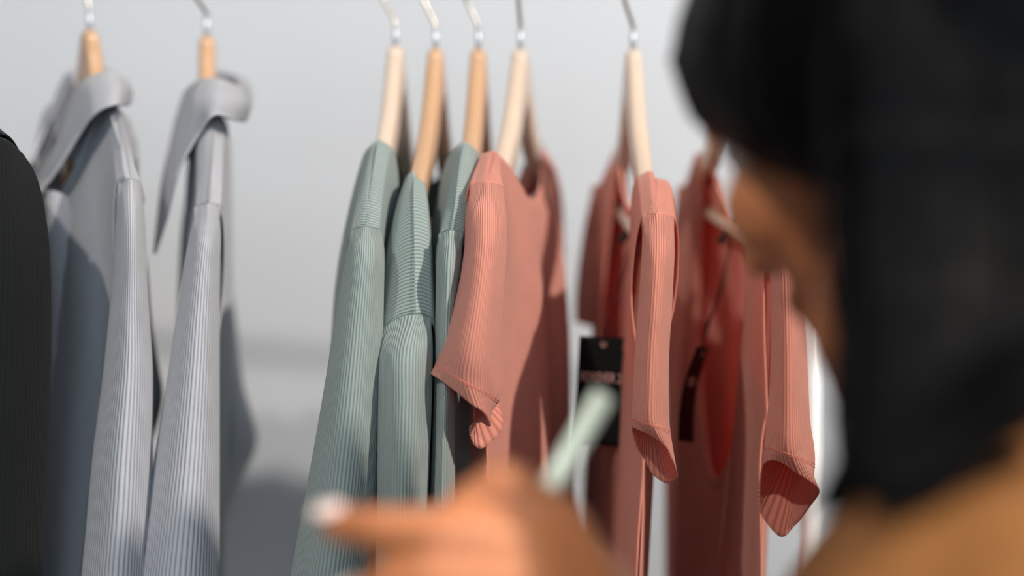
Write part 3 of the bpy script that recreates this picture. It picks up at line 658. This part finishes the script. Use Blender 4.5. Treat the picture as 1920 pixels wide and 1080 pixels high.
for k, P in list(hand.items()) + [('thumb', None)]:
    q = [at(*p) for p in P] if P else thumb
    ax = (q[-1] - q[-2]).normalized(); up = Vector((0, -.45, .9)); up = (up - ax * up.dot(ax)).normalized(); sd = ax.cross(up)
    r_ = hr[k][3] if P else .0085
    b2 = bmesh.new(); ico(b2, Vector((0, 0, 0)), 1.0, None, 3)
    MM = Matrix((ax * .0075, sd * r_ * .82, up * .0016)).transposed()
    for v in b2.verts: v.co = q[-1] + ax * .0028 + up * (r_ * .90) + MM @ v.co
    me = bpy.data.meshes.new('fingernail'); b2.to_mesh(me); b2.free(); link('fingernail', me, M['nail'], person)
for s_ in (-1, 1):
    b2 = bmesh.new(); ico(b2, hd(.0685, .031 * s_, -.002), .0122, None, 3); me = bpy.data.meshes.new('eye'); b2.to_mesh(me); b2.free(); eo = link('eye', me, M['eye'], person)
    b2 = bmesh.new(); ico(b2, hd(.0755, .031 * s_, -.004), .0058, None, 2); me = bpy.data.meshes.new('iris'); b2.to_mesh(me); b2.free(); link('iris', me, M['iris'], eo)
# mustard top, with a deep fold running from the back of the shoulder down the sleeve
F0, F1 = at(1905, 800, .385), at(1720, 1120, .365)
def coat_fold(p):
    t_ = max(0.0, min(1.0, (p - F0).dot(F1 - F0) / (F1 - F0).length_squared)); q = (p - F0.lerp(F1, t_)); q = q - Vector((0, q.y, 0)) * 0.7
    return 0.004 * noise.noise(Vector((p.x * 22, p.y * 22, p.z * 9))) - 0.016 * math.exp(-(q.length / 0.011) ** 2)
bm = bmesh.new()
for c, r in ((tb(.005, 0, 1.24), (.118, .172, .135)), (tb(0, 0, 1.10), (.118, .152, .16)), (tb(-.01, 0, .93), (.132, .178, .15))):
    ico(bm, c, r, TM, 3)
chain(bm, [tb(-.005, 0, 1.345), tb(0, 0, 1.25)], [.070, .10])
for S_, E_, W_ in ((SHL, ELL, WRL), (SHR, ELR, WRR)):
    chain(bm, [tb(0, 0, 1.315).lerp(S_, .35), S_, S_.lerp(E_, .45), E_, E_.lerp(W_, .5), E_.lerp(W_, .80)], [.066, .062, .058, .054, .048, .042])
fuse('knit_top', bm, 0.006, 5, M['coat'], person, coat_fold)
bm = bmesh.new()
ico(bm, tb(-.01, 0, .90), (.128, .172, .12), TM, 3)
for s_ in (-1, 1): chain(bm, [tb(0, .078 * s_, .86), tb(.01, .086 * s_, .50), tb(0, .086 * s_, .28), tb(-.005, .086 * s_, .10)], [.1, .072, .066, .058])
fuse('trousers', bm, 0.009, 3, M['denim'], person)
for s_ in (-1, 1):
    bm = bmesh.new(); chain(bm, [tb(-.025, .085 * s_, .046), tb(.05, .088 * s_, .041), tb(.145, .095 * s_, .034)], [.045, .041, .031])
    o = fuse('shoe', bm, 0.006, 2, M['leather'], person)
    for v in o.data.vertices: v.co.z = max(v.co.z, 0.001)
# hair: cap and locks fused along the head, plus loose strands
bm = bmesh.new()
ico(bm, hd(-.026, 0, .062), (.100, .090, .088), HM, 3); ico(bm, hd(-.05, 0, .0), (.075, .086, .09), HM, 3)
strands = []
rnd = random.Random(4)
def lock(P, rad, spread=0.006, n=7):
    q = crom(np.array([tuple(at(*p)) for p in P]), 14)
    rr = np.interp(np.linspace(0, 1, 14), np.linspace(0, 1, len(rad)), rad)
    chain(bm, [Vector(x) for x in q], list(rr), 0.5)
    for _ in range(n):
        o_ = np.array([rnd.gauss(0, 1) for _ in range(3)]); o_ /= np.linalg.norm(o_)
        ph = rnd.uniform(0, 6.28)
        strands.append([(x + o_ * rr[i] * (0.97 + 0.10 * math.sin(ph + i * .7)), 0.0011 * (1 - 0.8 * max(0, i - 9) / 4)) for i, x in enumerate(q)])
for j in range(12):       # fringe, from the near temple round to the far side
    q = j / 11
    L3 = lambda a, b, c: tuple(np.array(a) * (1 - q) * (1 - 2 * q) + np.array(b) * 4 * q * (1 - q) + np.array(c) * q * (2 * q - 1))
    lock([(1690 - 60 * q, -330, .55 + .03 * q), L3((1630, -120, .512), (1510, -160, .540), (1445, -150, .600)), L3((1585, 90, .506), (1440, 90, .540), (1333, 90, .600)), L3((1578, 260, .515), (1455, 235, .545), (1343, 190, .600)), L3((1590, 345, .525), (1480, 315, .552), (1374, 258, .604))], [.016, .018, .018, .014, .005])
for j in range(9):        # long hair over the near side
    q = j / 8
    lock([(1700 + 150 * q, -340, .55), (1640 + 260 * q, -60, .500), (1640 + 300 * q, 220, .488), (1655 + 300 * q, 480, .478), (1662 + 290 * q, 700, .452), (1672 + 250 * q + rnd.uniform(-15, 15), 935 - 190 * q ** 1.4, .415)], [.014, .018, .020, .020, .018, .007])
for j in range(6):        # locks behind, filling the far side of the neck
    q = j / 5
    lock([(1760 + 120 * q, -300, .58), (1800 + 140 * q, 0, .600), (1800 + 150 * q, 350, .600), (1760 + 170 * q, 600, .585), (1730 + 180 * q, 840, .560)], [.016, .022, .024, .022, .010], n=3)
for j in range(4):        # a few locks falling on the chest side of the shoulder
    q = j / 3
    lock([(1640, 300, .520), (1632 + 14 * q, 560, .530), (1628 + 16 * q, 740, .520), (1612 - 6 * q, 880, .500), (1560 - 40 * q, 965, .490)], [.012, .015, .014, .010, .003], n=4)
hair = fuse('hair', bm, 0.0042, 2, M['hair'], person, lambda p: 0.0012 * noise.noise(Vector((p.x * 160, p.y * 160, p.z * 12))))
vs, fs = [], []
for s_ in strands:
    tm = tube_mesh('t', [Vector(p) for p, _ in s_], [r for _, r in s_], 4); b0 = len(vs)
    vs += [v.co.copy() for v in tm.vertices]; fs += [tuple(i + b0 for i in p.vertices) for p in tm.polygons]; bpy.data.meshes.remove(tm)
so = link('loose_strands', pymesh('loose_strands', vs, fs), M['hair'], hair)
so['kind'] = 'stuff'
